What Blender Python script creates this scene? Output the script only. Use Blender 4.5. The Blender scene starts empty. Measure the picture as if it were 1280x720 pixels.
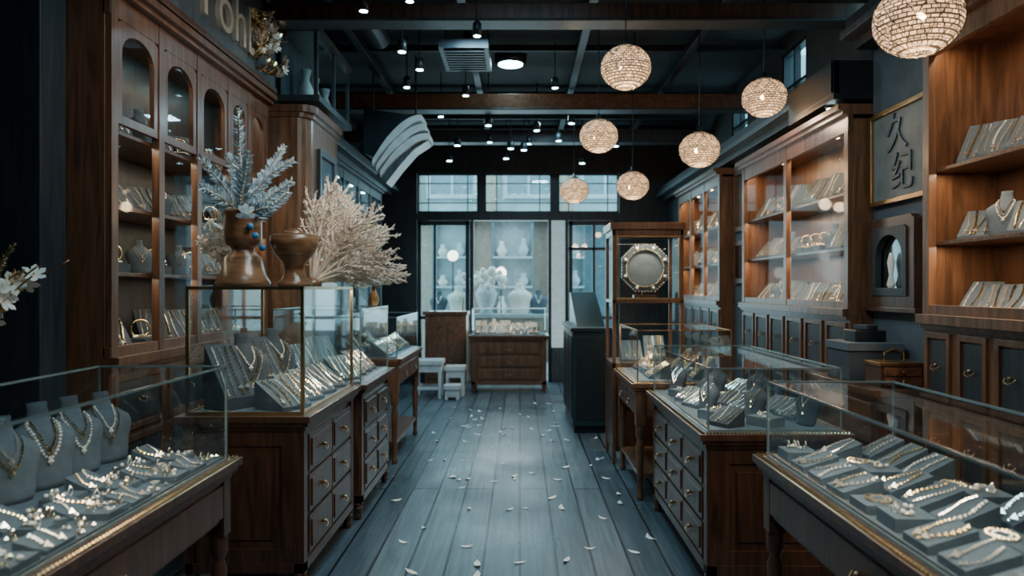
import bpy, bmesh, math, random
from mathutils import Matrix, Vector
random.seed(7)
R=random.random
def U(a,b): return a+(b-a)*R()
scene=bpy.context.scene
# ------------------------------------------------------------------ materials
def newmat(name):
    m=bpy.data.materials.new(name); m.use_nodes=True
    nt=m.node_tree; return m,nt,nt.nodes['Principled BSDF']
def pmat(name,col,rough=.5,metal=0,var=.25,scale=12,bump=0,emit=None,es=0,spec=None,coat=0):
    m,nt,p=newmat(name); N=nt.nodes; L=nt.links
    tc=N.new('ShaderNodeTexCoord'); no=N.new('ShaderNodeTexNoise'); no.inputs['Scale'].default_value=scale; no.inputs['Detail'].default_value=4
    L.new(tc.outputs['Object'],no.inputs['Vector'])
    cr=N.new('ShaderNodeValToRGB'); a=1-var; 
    cr.color_ramp.elements[0].position=.3; cr.color_ramp.elements[1].position=.7
    cr.color_ramp.elements[0].color=(col[0]*a,col[1]*a,col[2]*a,1); cr.color_ramp.elements[1].color=(*col,1)
    L.new(no.outputs['Fac'],cr.inputs['Fac']); L.new(cr.outputs['Color'],p.inputs['Base Color'])
    p.inputs['Roughness'].default_value=rough; p.inputs['Metallic'].default_value=metal
    if spec is not None: p.inputs['Specular IOR Level'].default_value=spec
    if coat: p.inputs['Coat Weight'].default_value=coat; p.inputs['Coat Roughness'].default_value=.15
    if bump:
        b=N.new('ShaderNodeBump'); b.inputs['Strength'].default_value=bump; b.inputs['Distance'].default_value=.01
        L.new(no.outputs['Fac'],b.inputs['Height']); L.new(b.outputs['Normal'],p.inputs['Normal'])
    if emit: p.inputs['Emission Color'].default_value=(*emit,1); p.inputs['Emission Strength'].default_value=es
    return m
def wood(name,c1,c2,rough=.35,sc=(14,14,1.4),coat=.3):
    m,nt,p=newmat(name); N=nt.nodes; L=nt.links
    tc=N.new('ShaderNodeTexCoord'); mp=N.new('ShaderNodeMapping'); mp.inputs['Scale'].default_value=sc
    no=N.new('ShaderNodeTexNoise'); no.inputs['Scale'].default_value=1.6; no.inputs['Detail'].default_value=7; no.inputs['Distortion'].default_value=1.2
    L.new(tc.outputs['Object'],mp.inputs['Vector']); L.new(mp.outputs['Vector'],no.inputs['Vector'])
    cr=N.new('ShaderNodeValToRGB'); cr.color_ramp.elements[0].position=.3; cr.color_ramp.elements[1].position=.68
    cr.color_ramp.elements[0].color=(*c1,1); cr.color_ramp.elements[1].color=(*c2,1)
    L.new(no.outputs['Fac'],cr.inputs['Fac']); L.new(cr.outputs['Color'],p.inputs['Base Color'])
    p.inputs['Roughness'].default_value=rough; p.inputs['Coat Weight'].default_value=coat; p.inputs['Coat Roughness'].default_value=.2
    b=N.new('ShaderNodeBump'); b.inputs['Strength'].default_value=.15; b.inputs['Distance'].default_value=.004
    L.new(no.outputs['Fac'],b.inputs['Height']); L.new(b.outputs['Normal'],p.inputs['Normal'])
    return m
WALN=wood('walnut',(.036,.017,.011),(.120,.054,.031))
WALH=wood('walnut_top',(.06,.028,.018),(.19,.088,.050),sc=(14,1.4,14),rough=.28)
WARM=wood('warm_oak',(.088,.043,.023),(.235,.116,.060))
CHER=wood('cherry',(.075,.034,.019),(.20,.092,.048))
DARKW=wood('ebony',(.016,.021,.026),(.036,.046,.056),rough=.5,coat=.1)
GREYW=wood('slate_wood',(.035,.047,.057),(.085,.108,.127),rough=.45)
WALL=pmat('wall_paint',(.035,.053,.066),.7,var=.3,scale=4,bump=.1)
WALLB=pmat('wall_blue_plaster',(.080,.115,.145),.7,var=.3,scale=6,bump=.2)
CEIL=pmat('ceiling_paint',(.020,.032,.040),.7,var=.3,scale=3)
METB=pmat('black_metal',(.025,.034,.042),.4,.4)
VEL=pmat('velvet_grey',(.105,.143,.175),.85,var=.2,scale=30)
VELD=pmat('velvet_slate',(.05,.070,.09),.85,var=.2,scale=30)
CREAM=pmat('cream_fabric',(.62,.58,.50),.7)
SILV=pmat('silver',(.99,.92,.80),.18,.75,var=.1)
GOLD=pmat('gold',(1.0,.74,.40),.2,1,var=.12)
BRASS=pmat('brass',(.55,.37,.19),.32,1,var=.3)
PEARL=pmat('pearl',(.92,.88,.80),.25,0,var=.08,coat=.5)
GEDGE=pmat('glass_edge',(.22,.30,.31),.2,.3,var=.1,coat=.5)
WHITE=pmat('white_paint',(.66,.72,.74),.5)
PETAL=pmat('petal_white',(.95,.93,.86),.6,var=.08)
ICE=pmat('ice_blue_leaf',(.55,.76,.90),.3,.1,var=.4,scale=40)
STRAW=pmat('dried_cream',(.96,.82,.69),.8,var=.12)
URN=wood('urn_wood',(.09,.045,.022),(.26,.14,.07),sc=(3,3,18),rough=.3)
INK=pmat('ink_blue',(.035,.085,.12),.5)
PAPER=pmat('sign_panel',(.19,.22,.22),.6,var=.35,scale=8)
MIRR=pmat('mirror_glass',(.55,.62,.66),.12,1,var=.1)
LETT=pmat('letter_metal',(.66,.62,.54),.4,.4)
LEDC=pmat('downlight_cool',(1,1,1),.5,emit=(.50,.92,1),es=24)
LEDW=pmat('downlight_warm',(1,1,1),.5,emit=(1,.66,.36),es=25)
FROST=pmat('frosted_painted_glow',(.6,.68,.70),.5,emit=(.66,.92,1),es=.35)  # emission put into the door panel to stand for backlight; not a lamp
def glassmat(name,tint,base=.03,k=.55,pw_=4):
    m=bpy.data.materials.new(name); m.use_nodes=True; nt=m.node_tree; N=nt.nodes; L=nt.links
    N.remove(N['Principled BSDF']); out=N['Material Output']
    t=N.new('ShaderNodeBsdfTransparent'); t.inputs[0].default_value=(*tint,1)
    g=N.new('ShaderNodeBsdfGlossy'); g.inputs['Roughness'].default_value=.03; g.inputs['Color'].default_value=(.9,.97,1,1)
    lw=N.new('ShaderNodeLayerWeight'); lw.inputs['Blend'].default_value=.5
    pw=N.new('ShaderNodeMath'); pw.operation='POWER'; pw.inputs[1].default_value=pw_
    mu=N.new('ShaderNodeMath'); mu.operation='MULTIPLY_ADD'; mu.inputs[1].default_value=k; mu.inputs[2].default_value=base
    mx=N.new('ShaderNodeMixShader'); L.new(lw.outputs['Facing'],pw.inputs[0]); L.new(pw.outputs[0],mu.inputs[0])
    L.new(mu.outputs[0],mx.inputs[0]); L.new(t.outputs[0],mx.inputs[1]); L.new(g.outputs[0],mx.inputs[2]); L.new(mx.outputs[0],out.inputs[0])
    return m
GLASS=glassmat('case_glass',(.93,.975,.98),.05,.6,3.5)
CGLASS=glassmat('cabinet_glass',(.95,.98,.98),.025,.10)
WGLASS=glassmat('window_glass',(.80,.93,.95),.05)
def weave():
    m=bpy.data.materials.new('woven_shade'); m.use_nodes=True; nt=m.node_tree; N=nt.nodes; L=nt.links
    N.remove(N['Principled BSDF']); out=N['Material Output']
    tc=N.new('ShaderNodeTexCoord'); sx=N.new('ShaderNodeSeparateXYZ'); L.new(tc.outputs['Object'],sx.inputs[0])
    at=N.new('ShaderNodeMath'); at.operation='ARCTAN2'; L.new(sx.outputs[1],at.inputs[0]); L.new(sx.outputs[0],at.inputs[1])
    cb=N.new('ShaderNodeCombineXYZ'); L.new(at.outputs[0],cb.inputs[0]); 
    mz=N.new('ShaderNodeMath'); mz.operation='MULTIPLY'; mz.inputs[1].default_value=6.0; L.new(sx.outputs[2],mz.inputs[0]); L.new(mz.outputs[0],cb.inputs[1])
    br=N.new('ShaderNodeTexBrick'); L.new(cb.outputs[0],br.inputs['Vector'])
    br.inputs['Scale'].default_value=1; br.inputs['Brick Width'].default_value=.20; br.inputs['Row Height'].default_value=.10; br.inputs['Mortar Size'].default_value=.018
    br.inputs['Color1'].default_value=(1,.90,.74,1); br.inputs['Color2'].default_value=(.38,.35,.30,1); br.inputs['Mortar'].default_value=(.05,.05,.05,1)
    di=N.new('ShaderNodeBsdfDiffuse'); tr=N.new('ShaderNodeBsdfTranslucent'); L.new(br.outputs['Color'],di.inputs[0]); L.new(br.outputs['Color'],tr.inputs[0])
    m1=N.new('ShaderNodeMixShader'); m1.inputs[0].default_value=.5; L.new(di.outputs[0],m1.inputs[1]); L.new(tr.outputs[0],m1.inputs[2])
    tp=N.new('ShaderNodeBsdfTransparent')
    m2=N.new('ShaderNodeMixShader'); vt=N.new('ShaderNodeTexNoise'); vt.inputs['Scale'].default_value=14; L.new(tc.outputs['Object'],vt.inputs['Vector'])
    gt=N.new('ShaderNodeMath'); gt.operation='GREATER_THAN'; gt.inputs[1].default_value=.61; L.new(vt.outputs['Fac'],gt.inputs[0]); L.new(gt.outputs[0],m2.inputs[0]); L.new(m1.outputs[0],m2.inputs[1]); L.new(tp.outputs[0],m2.inputs[2])
    em=N.new('ShaderNodeEmission'); em.inputs['Strength'].default_value=.24; L.new(br.outputs['Color'],em.inputs[0])
    ad=N.new('ShaderNodeAddShader'); L.new(m2.outputs[0],ad.inputs[0]); L.new(em.outputs[0],ad.inputs[1]); L.new(ad.outputs[0],out.inputs[0])
    return m
WEAVE=weave()
BULB=pmat('bulb_glow',(1,1,1),.5,emit=(1,.58,.28),es=26)
def floormat():
    m,nt,p=newmat('floor_planks'); N=nt.nodes; L=nt.links
    tc=N.new('ShaderNodeTexCoord'); sx=N.new('ShaderNodeSeparateXYZ'); cb=N.new('ShaderNodeCombineXYZ')
    L.new(tc.outputs['Object'],sx.inputs[0]); L.new(sx.outputs[1],cb.inputs[0]); L.new(sx.outputs[0],cb.inputs[1])
    br=N.new('ShaderNodeTexBrick'); L.new(cb.outputs[0],br.inputs['Vector']); br.offset=.37
    br.inputs['Scale'].default_value=1; br.inputs['Brick Width'].default_value=3.3; br.inputs['Row Height'].default_value=.20; br.inputs['Mortar Size'].default_value=.008
    br.inputs['Color1'].default_value=(.058,.090,.113,1); br.inputs['Color2'].default_value=(.120,.165,.198,1); br.inputs['Mortar'].default_value=(.005,.007,.009,1)
    mp=N.new('ShaderNodeMapping'); mp.inputs['Scale'].default_value=(22,1.2,1); L.new(tc.outputs['Object'],mp.inputs[0])
    no=N.new('ShaderNodeTexNoise'); no.inputs['Scale'].default_value=1.5; no.inputs['Detail'].default_value=7; L.new(mp.outputs[0],no.inputs['Vector'])
    mx=N.new('ShaderNodeMix'); mx.data_type='RGBA'; mx.blend_type='MULTIPLY'; mx.inputs[0].default_value=.6
    cr=N.new('ShaderNodeValToRGB'); cr.color_ramp.elements[0].position=.35; cr.color_ramp.elements[0].color=(.45,.45,.45,1); cr.color_ramp.elements[1].position=.65; cr.color_ramp.elements[1].color=(1.2,1.2,1.2,1)
    L.new(no.outputs['Fac'],cr.inputs[0]); L.new(br.outputs['Color'],mx.inputs[6]); L.new(cr.outputs[0],mx.inputs[7]); L.new(mx.outputs[2],p.inputs['Base Color'])
    n2=N.new('ShaderNodeTexNoise'); n2.inputs['Scale'].default_value=1.3; n2.inputs['Detail'].default_value=5; L.new(tc.outputs['Object'],n2.inputs['Vector'])
    rr=N.new('ShaderNodeMapRange'); rr.inputs[1].default_value=.3; rr.inputs[2].default_value=.7; rr.inputs[3].default_value=.22; rr.inputs[4].default_value=.46; L.new(n2.outputs['Fac'],rr.inputs[0]); L.new(rr.outputs[0],p.inputs['Roughness'])
    b=N.new('ShaderNodeBump'); b.inputs['Strength'].default_value=.5; b.inputs['Distance'].default_value=.004
    iv=N.new('ShaderNodeMath'); iv.operation='MULTIPLY_ADD'; iv.inputs[1].default_value=-1.3; L.new(br.outputs['Fac'],iv.inputs[0]); L.new(no.outputs['Fac'],iv.inputs[2]); L.new(iv.outputs[0],b.inputs['Height'])
    L.new(b.outputs[0],p.inputs['Normal'])
    return m
FLOOR=floormat()
# ------------------------------------------------------------------ mesh builder
class MB:
    def __init__(s): s.v=[];s.f=[];s.mi=[];s.sm=[];s.mats=[];s.M=Matrix()
    def add(s,vs,fs,mat,sm=False):
        if mat not in s.mats: s.mats.append(mat)
        k=s.mats.index(mat); o=len(s.v); M=s.M
        s.v+=[tuple(M@Vector(p)) for p in vs]
        for f in fs: s.f.append([i+o for i in f]); s.mi.append(k); s.sm.append(sm)
    def box(s,x0,x1,y0,y1,z0,z1,mat):
        s.add([(x0,y0,z0),(x1,y0,z0),(x1,y1,z0),(x0,y1,z0),(x0,y0,z1),(x1,y0,z1),(x1,y1,z1),(x0,y1,z1)],
              [(0,3,2,1),(4,5,6,7),(0,1,5,4),(1,2,6,5),(2,3,7,6),(3,0,4,7)],mat)
    def lathe(s,cx,cy,prof,mat,n=16,ey=1,lean=0,sm=True,cap=True):
        vs=[];fs=[]
        for r,z in prof:
            for i in range(n):
                a=2*math.pi*i/n; vs.append((cx+r*math.cos(a),cy+r*ey*math.sin(a)+lean*(z-prof[0][1]),z))
        for j in range(len(prof)-1):
            for i in range(n):
                k=(i+1)%n; fs.append((j*n+i,j*n+k,(j+1)*n+k,(j+1)*n+i))
        if cap:
            fs.append(tuple(reversed(range(n)))); fs.append(tuple(range((len(prof)-1)*n,len(prof)*n)))
        s.add(vs,fs,mat,sm)
    def tube(s,path,r,mat,n=5,closed=False):
        P=[Vector(p) for p in path]; vs=[];fs=[]; m=len(P)
        for i,p in enumerate(P):
            if closed: d=P[(i+1)%m]-P[i-1]
            else: d=P[min(i+1,m-1)]-P[max(i-1,0)]
            if d.length<1e-9: d=Vector((0,0,1))
            d.normalize(); a=Vector((0,0,1)) if abs(d.z)<.9 else Vector((1,0,0))
            u=d.cross(a).normalized(); w=d.cross(u)
            rr=r[i] if isinstance(r,(list,tuple)) else r
            for k in range(n):
                t=2*math.pi*k/n; vs.append(tuple(p+u*rr*math.cos(t)+w*rr*math.sin(t)))
        for i in range(m if closed else m-1):
            j=(i+1)%m
            for k in range(n):
                l=(k+1)%n; fs.append((i*n+k,i*n+l,j*n+l,j*n+k))
        if not closed: fs.append(tuple(reversed(range(n)))); fs.append(tuple(range((m-1)*n,m*n)))
        s.add(vs,fs,mat,True)
    def octa(s,c,r,mat,h=None):
        x,y,z=c; h=h or r
        s.add([(x+r,y,z),(x,y+r,z),(x-r,y,z),(x,y-r,z),(x,y,z+h),(x,y,z-h)],[(0,1,4),(1,2,4),(2,3,4),(3,0,4),(1,0,5),(2,1,5),(3,2,5),(0,3,5)],mat)
    def ball(s,c,r,mat,n=12,m=8,ez=1):
        prof=[(max(r*math.sin(math.pi*j/m),r*.02),c[2]-r*ez*math.cos(math.pi*j/m)) for j in range(m+1)]
        s.lathe(c[0],c[1],prof,mat,n)
    def prism(s,poly,y0,y1,mat,sm=False):   # poly in local XZ
        n=len(poly); vs=[(x,y0,z) for x,z in poly]+[(x,y1,z) for x,z in poly]
        fs=[tuple(range(n)),tuple(reversed(range(n,2*n)))]+[(i,i+n,(i+1)%n+n,(i+1)%n) for i in range(n)]
        s.add(vs,fs,mat,sm)
    def prismx(s,poly,x0,x1,mat):           # poly in local YZ
        n=len(poly); vs=[(x0,y,z) for y,z in poly]+[(x1,y,z) for y,z in poly]
        fs=[tuple(range(n)),tuple(reversed(range(n,2*n)))]+[(i,i+n,(i+1)%n+n,(i+1)%n) for i in range(n)]
        s.add(vs,fs,mat)
    def ringframe(s,outer,inner,y0,y1,mat):
        n=len(outer); vs=[(x,y0,z) for x,z in outer]+[(x,y0,z) for x,z in inner]+[(x,y1,z) for x,z in outer]+[(x,y1,z) for x,z in inner]; fs=[]
        for i in range(n):
            j=(i+1)%n
            fs+= [(i,j,n+j,n+i),(2*n+j,2*n+i,3*n+i,3*n+j),(n+i,n+j,3*n+j,3*n+i),(j,i,2*n+i,2*n+j)]
        s.add(vs,fs,mat)
    def archframe(s,x0,x1,z0,z1,b,y0,y1,mat,k=10,rise=None):
        ix0,ix1,iz0=x0+b,x1-b,z0+b; cx=(ix0+ix1)/2; rw=(ix1-ix0)/2; rise=rise or rw*.7; zs=z1-b-rise
        inn=[(ix0,iz0),(ix1,iz0),(ix1,zs)]; out=[(x0,z0),(x1,z0),(x1,zs)]
        for i in range(1,k):
            a=math.pi*i/k; c,si=math.cos(a),math.sin(a); inn.append((cx+rw*c,zs+rise*si))
            if abs(c)>.72: out.append((x1 if c>0 else x0, zs+(z1-zs)*min(1,abs(si)/.69)))
            else: out.append((cx+(x1-cx)*c/.72,z1))
        inn.append((ix0,zs)); out.append((x0,zs)); s.ringframe(out,inn,y0,y1,mat)
    def quad(s,ps,mat,sm=False): s.add(ps,[tuple(range(len(ps)))],mat,sm)
    def build(s,name,parent=None,bevel=0,recalc=True):
        me=bpy.data.meshes.new(name); me.from_pydata(s.v,[],s.f)
        for m in s.mats: me.materials.append(m)
        me.polygons.foreach_set('material_index',s.mi); me.polygons.foreach_set('use_smooth',s.sm)
        if recalc:
            bm=bmesh.new(); bm.from_mesh(me); bmesh.ops.recalc_face_normals(bm,faces=bm.faces); bm.to_mesh(me); bm.free()
        me.update()
        o=bpy.data.objects.new(name,me); scene.collection.objects.link(o)
        if parent: o.parent=parent; o.matrix_parent_inverse=parent.matrix_world.inverted()
        if bevel:
            b=o.modifiers.new('bevel','BEVEL'); b.width=bevel; b.segments=2; b.limit_method='ANGLE'; b.angle_limit=.6
        return o
def empty(name,loc):
    e=bpy.data.objects.new(name,None); e.location=loc; e.empty_display_size=.1; scene.collection.objects.link(e); e.matrix_world=Matrix.Translation(loc); return e
def FR(x,y,side,z=0):
    a={'R':-90,'L':90,'F':0}[side]
    return Matrix.Translation((x,y,z))@Matrix.Rotation(math.radians(a),4,'Z')
def sub(M,x,y,z,rz=0): return M@Matrix.Translation((x,y,z))@Matrix.Rotation(math.radians(rz),4,'Z')
def alight(name,loc,sx,sy,E,col,rot=(0,0,0),parent=None,spread=None):
    l=bpy.data.lights.new(name,'AREA'); l.shape='RECTANGLE'; l.size=sx; l.size_y=sy; l.energy=E; l.color=col
    if spread: l.spread=spread
    o=bpy.data.objects.new(name,l); o.location=loc; o.rotation_euler=rot; scene.collection.objects.link(o)
    if parent: o.parent=parent; o.matrix_parent_inverse=parent.matrix_world.inverted()
    return o
def plight(name,loc,E,col,r=.05,parent=None):
    l=bpy.data.lights.new(name,'POINT'); l.energy=E; l.color=col; l.shadow_soft_size=r
    o=bpy.data.objects.new(name,l); o.location=loc; scene.collection.objects.link(o)
    if parent: o.parent=parent; o.matrix_parent_inverse=parent.matrix_world.inverted()
    return o
COOL=(.48,.83,1); NEUT=(1,.88,.70); WRM=(1,.64,.36)
# ------------------------------------------------------------------ jewellery pieces (local, front=-Y)
def jm(): 
    r=R(); return SILV if r<.42 else (PEARL if r<.58 else GOLD)
def strand(mb,pts,r,mat,step=None,jit=.25):
    step=step or r*1.9; P=[Vector(p) for p in pts]; d=0
    for a,b in zip(P,P[1:]):
        L=(b-a).length
        while d<L:
            q=a.lerp(b,d/L); mb.octa(q,r*U(1-jit,1+jit),mat); d+=step
        d-=L
def bustw(t):
    K=[(0,.26),(.08,.30),(.3,.33),(.5,.40),(.62,.40),(.70,.30),(.78,.15),(.9,.115),(1,.12)]
    for (a,wa),(b,wb) in zip(K,K[1:]):
        if t<=b: return wa+(wb-wa)*(t-a)/(b-a)
    return .12
def bust(mb,h,vel,n=2):
    prof=[(bustw(t/14)*h,t/14*h) for t in range(15)]; lean=.22; ey=.42
    mb.lathe(0,0,prof,vel,18,ey=ey,lean=lean)
    for k in range(n):
        w=.10+.05*k; dz=.22+.16*k+U(0,.1); pts=[]; m=jm()
        for i in range(-12,13):
            t=i/12; z=(.80-dz*(1-abs(t)**1.7)); x=w*1.25*math.copysign(abs(t)**.8,t); 
            ww=bustw(z); x=max(-ww*.97,min(ww*.97,x))
            y=-ey*ww*math.sqrt(max(0,1-(x/ww)**2))+lean*z-.012
            pts.append((x*h,y*h,z*h))
        strand(mb,pts,.019*h*U(.8,1.3),m)
        c=pts[12]; mb.octa((c[0],c[1]-.01*h,c[2]-.04*h),.04*h,m,.055*h)
def wedge(mb,w,d,h0,h1,vel,n=3,br=.004):
    mb.prismx([(-d/2,0),(d/2,0),(d/2,h1),(-d/2,h0)],-w/2,w/2,vel)
    sl=(h1-h0)/d
    for k in range(n):
        x=(k+.5)/n*w*.9-w*.45; m=jm(); am=U(.1,.35)*w/n; ph=U(0,6); pts=[]
        for i in range(9):
            t=i/8; y=-d*.46+t*d*.9; pts.append((x+am*math.sin(ph+t*4),y,h0+(y+d/2)*sl+br*.7))
        strand(mb,pts,br*U(.8,1.35),m)
        if R()<.6: c=pts[1]; mb.octa(c,br*2.3,SILV)
def ring(mb,c,r,m,up=True):
    x,y,z=c; pts=[]
    for i in range(12):
        a=2*math.pi*i/12
        pts.append((x+r*math.cos(a),y,z+r*math.sin(a)) if up else (x+r*math.cos(a),y+r*math.sin(a),z))
    mb.tube(pts,r*.16,m,4,closed=True)
    mb.octa((x,y,z+r*1.15) if up else (x,y-r,z+r*.2),r*.42,SILV)
def bangle(mb,r,m,z):
    pts=[(r*math.cos(2*math.pi*i/20),r*.8*math.sin(2*math.pi*i/20),z) for i in range(21)]
    strand(mb,pts,r*.13,m); 
def cluster(mb,w,d,n,s):
    for i in range(n):
        x,y=U(-w/2,w/2),U(-d/2,d/2); k=R()
        if k<.35: ring(mb,(x,y,s),s,jm(),R()<.6)
        elif k<.7: mb.octa((x,y,s*.6),s*U(.5,.9),jm(),s*.6)
        else: mb.ball((x,y,s*.6),s*.6,PEARL,8,5)
def shelf_fill(mb,M,W,D,z,h,vel,kind=0,yaw=0,br=.0068):
    x=.06
    while x<W-.10:
        k=R(); 
        if kind==1: k=k*.72
        if k<.62:
            w=min(U(.15,.20),W-x-.03); mb.M=sub(M,x+w/2,D*.5,z,yaw+U(-6,6)); wedge(mb,w,min(D*.62,.2),.015,h*U(.6,.8),vel,random.choice([4,5]),br); x+=w+.02
        elif k<.85:
            hh=min(h*U(.75,.9),.3); mb.M=sub(M,x+hh*.4,D*.45,z,yaw+U(-15,15)); bust(mb,hh,vel); x+=hh*.85
        else:
            mb.M=sub(M,x+.08,D*.45,z,0); mb.box(-.07,.07,-.06,.06,0,.05,vel); mb.M=sub(M,x+.08,D*.45,z+.055,0); bangle(mb,.05,jm(),.005); cluster(mb,.1,.08,6,.012)
            mb.M=sub(M,x+.08,D*.45,z+.05,yaw); mb.tube([(.05*math.cos(2*math.pi*i/20),0.02,.055+.05*math.sin(2*math.pi*i/20)) for i in range(20)],.006,GOLD,6,True); x+=.17
    mb.M=Matrix()
# ------------------------------------------------------------------ counters
def knob(mb,x,y,z,kind=0):
    mb.ball((x,y-.012,z),.011,BRASS,8,6)
    mb.tube([(x-.035,y-.01,z),(x-.03,y-.022,z-.018),(x,y-.026,z-.026),(x+.03,y-.022,z-.018),(x+.035,y-.01,z)],.0035,BRASS,5)
def counter(name,M,W,D,zt,zg,kind,wd,wtop,rows,cols,edge,beads=True,light=3,lcol=COOL,er=.004):
    c=M@Vector((W/2,D/2,0)); root=empty(name,(c.x,c.y,0))
    mb=MB(); mb.M=M
    mb.box(-.02,W+.02,-.02,D+.02,zt-.03,zt,wtop); mb.box(-.005,W+.005,-.005,D+.005,zt-.052,zt-.03,wd); mb.box(.012,W-.012,.012,D-.012,zt-.075,zt-.052,wd)
    def footleg(x,y,z1):
        mb.lathe(x,y,[(.018,0),(.026,.012),(.026,.03),(.018,.045),(.022,z1*.35),(.032,z1*.72),(.020,z1*.8),(.034,z1*.86),(.034,z1)],wd,12)
    if kind=='cabinet':
        zb=.14; mb.box(.035,W-.035,.035,D-.03,zb,zt-.075,wd); mb.box(.02,W-.02,.02,D-.02,zb-.03,zb+.02,wd)
        for x in (.03,W-.07):
            for y in (.02,D-.06): mb.box(x-.01,x+.05,y,y+.05,zb-.03,zt-.075,wd)
        for x in (.05,W-.05):
            for y in (.05,D-.05): footleg(x,y,zb-.03)
        H=(zt-.09-zb-.04); w=(W-.2)/cols
        for i in range(cols):
            for j in range(rows):
                x0=.1+i*w; z0=zb+.03+j*H/rows
                mb.box(x0+.008,x0+w-.008,.018,.04,z0+.01,z0+H/rows-.008,wd)
                a,b,c2,d2=x0+.035,x0+w-.035,z0+.035,z0+H/rows-.033
                mb.box(a,b,.010,.02,c2,d2,wtop)
                knob(mb,(a+b)/2,.012,(c2+d2)/2)
        for x,s in ((.035,-1),(W-.035,1)):   # end panels
            for (y0,y1,z0,z1) in ((.07,.13,zb+.02,zt-.08),(D-.13,D-.07,zb+.02,zt-.08),(.13,D-.13,zb+.02,zb+.09),(.13,D-.13,zt-.15,zt-.08)):
                mb.box(min(x,x+s*.012),max(x,x+s*.012),y0,y1,z0,z1,wd)
            mb.box(min(x,x+s*.008),max(x,x+s*.008),.17,D-.17,zb+.13,zt-.19,wd)
    else:
        za=zt-.24; mb.box(.03,W-.03,.03,D-.03,za,zt-.075,wd)
        w=(W-.16)/cols
        for i in range(cols):
            x0=.08+i*w; mb.box(x0+.01,x0+w-.01,.016,.032,za+.02,zt-.09,wtop); knob(mb,x0+w/2,.016,(za+zt-.07)/2)
        for x in (.05,W-.05):
            for y in (.05,D-.05):
                mb.box(x-.034,x+.034,y-.034,y+.034,za-.06,zt-.075,wd); footleg(x,y,za-.06)
        for y in (.05,D-.05): mb.box(.06,W-.06,y-.012,y+.012,.16,.19,wd)
        for x in (.05,W-.05): mb.box(x-.012,x+.012,.06,D-.06,.16,.19,wd)
        mb.box(.06,W-.06,.06,D-.06,.175,.19,wd)
    mb.M=Matrix(); mb.build('cabinet_body',root,bevel=.004)
    g=MB(); g.M=M; a,b,c1,d1=.03,W-.03,.03,D-.03
    for q in ([(a,c1,zt),(b,c1,zt),(b,c1,zg),(a,c1,zg)],[(b,c1,zt),(b,d1,zt),(b,d1,zg),(b,c1,zg)],[(b,d1,zt),(a,d1,zt),(a,d1,zg),(b,d1,zg)],[(a,d1,zt),(a,c1,zt),(a,c1,zg),(a,d1,zg)],[(a,c1,zg),(b,c1,zg),(b,d1,zg),(a,d1,zg)]):
        g.quad(q,GLASS)
    g.build('glass_panes',root)
    e=MB(); e.M=M
    for x in (a,b):
        for y in (c1,d1): e.box(x-er,x+er,y-er,y+er,zt,zg+er,edge)
    for y in (c1,d1):
        e.box(a,b,y-er,y+er,zg-er,zg+er,edge); e.box(a,b,y-er*.9,y+er*.9,zt,zt+er*2,edge)
    for x in (a,b):
        e.box(x-er,x+er,c1,d1,zg-er,zg+er,edge); e.box(x-er*.9,x+er*.9,c1,d1,zt,zt+er*2,edge)
    if beads:
        x=0
        while x<W: e.octa((x,-.004,zt+.004),.0075,GOLD); x+=.017
        for xx in (-.004,W+.004):
            y=0
            while y<D: e.octa((xx,y,zt+.004),.0075,GOLD); y+=.017
    e.build('case_frame',root)
    d=MB(); d.M=M; d.box(a+.01,b-.01,c1+.01,d1-.01,zt+.0005,zt+.012,VEL); d.build('velvet_deck',root)
    if light:
        p=M@Vector((W/2,c1+.02,zg-.012)); rz=math.atan2(M[1][0],M[0][0])
        alight('added_case_strip',p,W*.85,.012,light,lcol,(0,0,rz),root)  # invented strip light, added inside the case to make the jewellery gleam
    return root
def RF(x0,yfar): return FR(x0,yfar,'R')
def LF(x1,ynear): return FR(x1,ynear,'L')
# ---- near right counter
M=RF(1.0,3.02); counter('jewelry_display_counter',M,1.75,.58,.80,1.11,'table',WALN,WALN,1,1,GEDGE,light=3.4,lcol=NEUT)
mb=MB()
for i in range(10):
    for j in range(3):
        x=.13+i*.163; y=.115+j*.165; hh=.02+.014*j
        mb.M=sub(M,x,y,.8125,U(-3,3))
        k=(i*2+j)%5
        if k in (0,): 
            mb.box(-.058,.058,-.06,.06,0,.03+hh*.5,VEL); mb.M=sub(M,x,y,.8425+hh*.5,0); cluster(mb,.08,.07,7,.013)
        elif k==3:
            mb.box(-.058,.058,-.065,.065,0,.028,VEL); mb.M=sub(M,x,y,.8405,0); bangle(mb,.042,GOLD,.006); bangle(mb,.026,SILV,.006)
        else: wedge(mb,.116,.135,.022,hh+.042,VEL,2,.0065)
mb.M=Matrix(); mb.build('necklace_tray_display')
# ---- second right counter
M=RF(.88,4.90); counter('jewelry_display_counter',M,1.45,.70,.80,1.11,'cabinet',WALN,WALN,3,3,GEDGE,light=3.4,lcol=NEUT)
mb=MB()
for i in range(7):
    for j in range(3):
        mb.M=sub(M,.15+i*.19,.15+j*.2,.8125,U(-8,8)+30)
        k=(i*3+j)%4
        if k==0: bust(mb,.20,VELD)
        elif k==3:
            mb.box(-.07,.07,-.06,.06,0,.045,VEL); mb.M=sub(M,.15+i*.19,.15+j*.2,.858,0); cluster(mb,.11,.09,12,.011)
        else: wedge(mb,.14,.12,.02,.085,VEL if R()<.6 else VELD,4,.0055)
mb.M=Matrix(); mb.build('bracelet_display')
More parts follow.
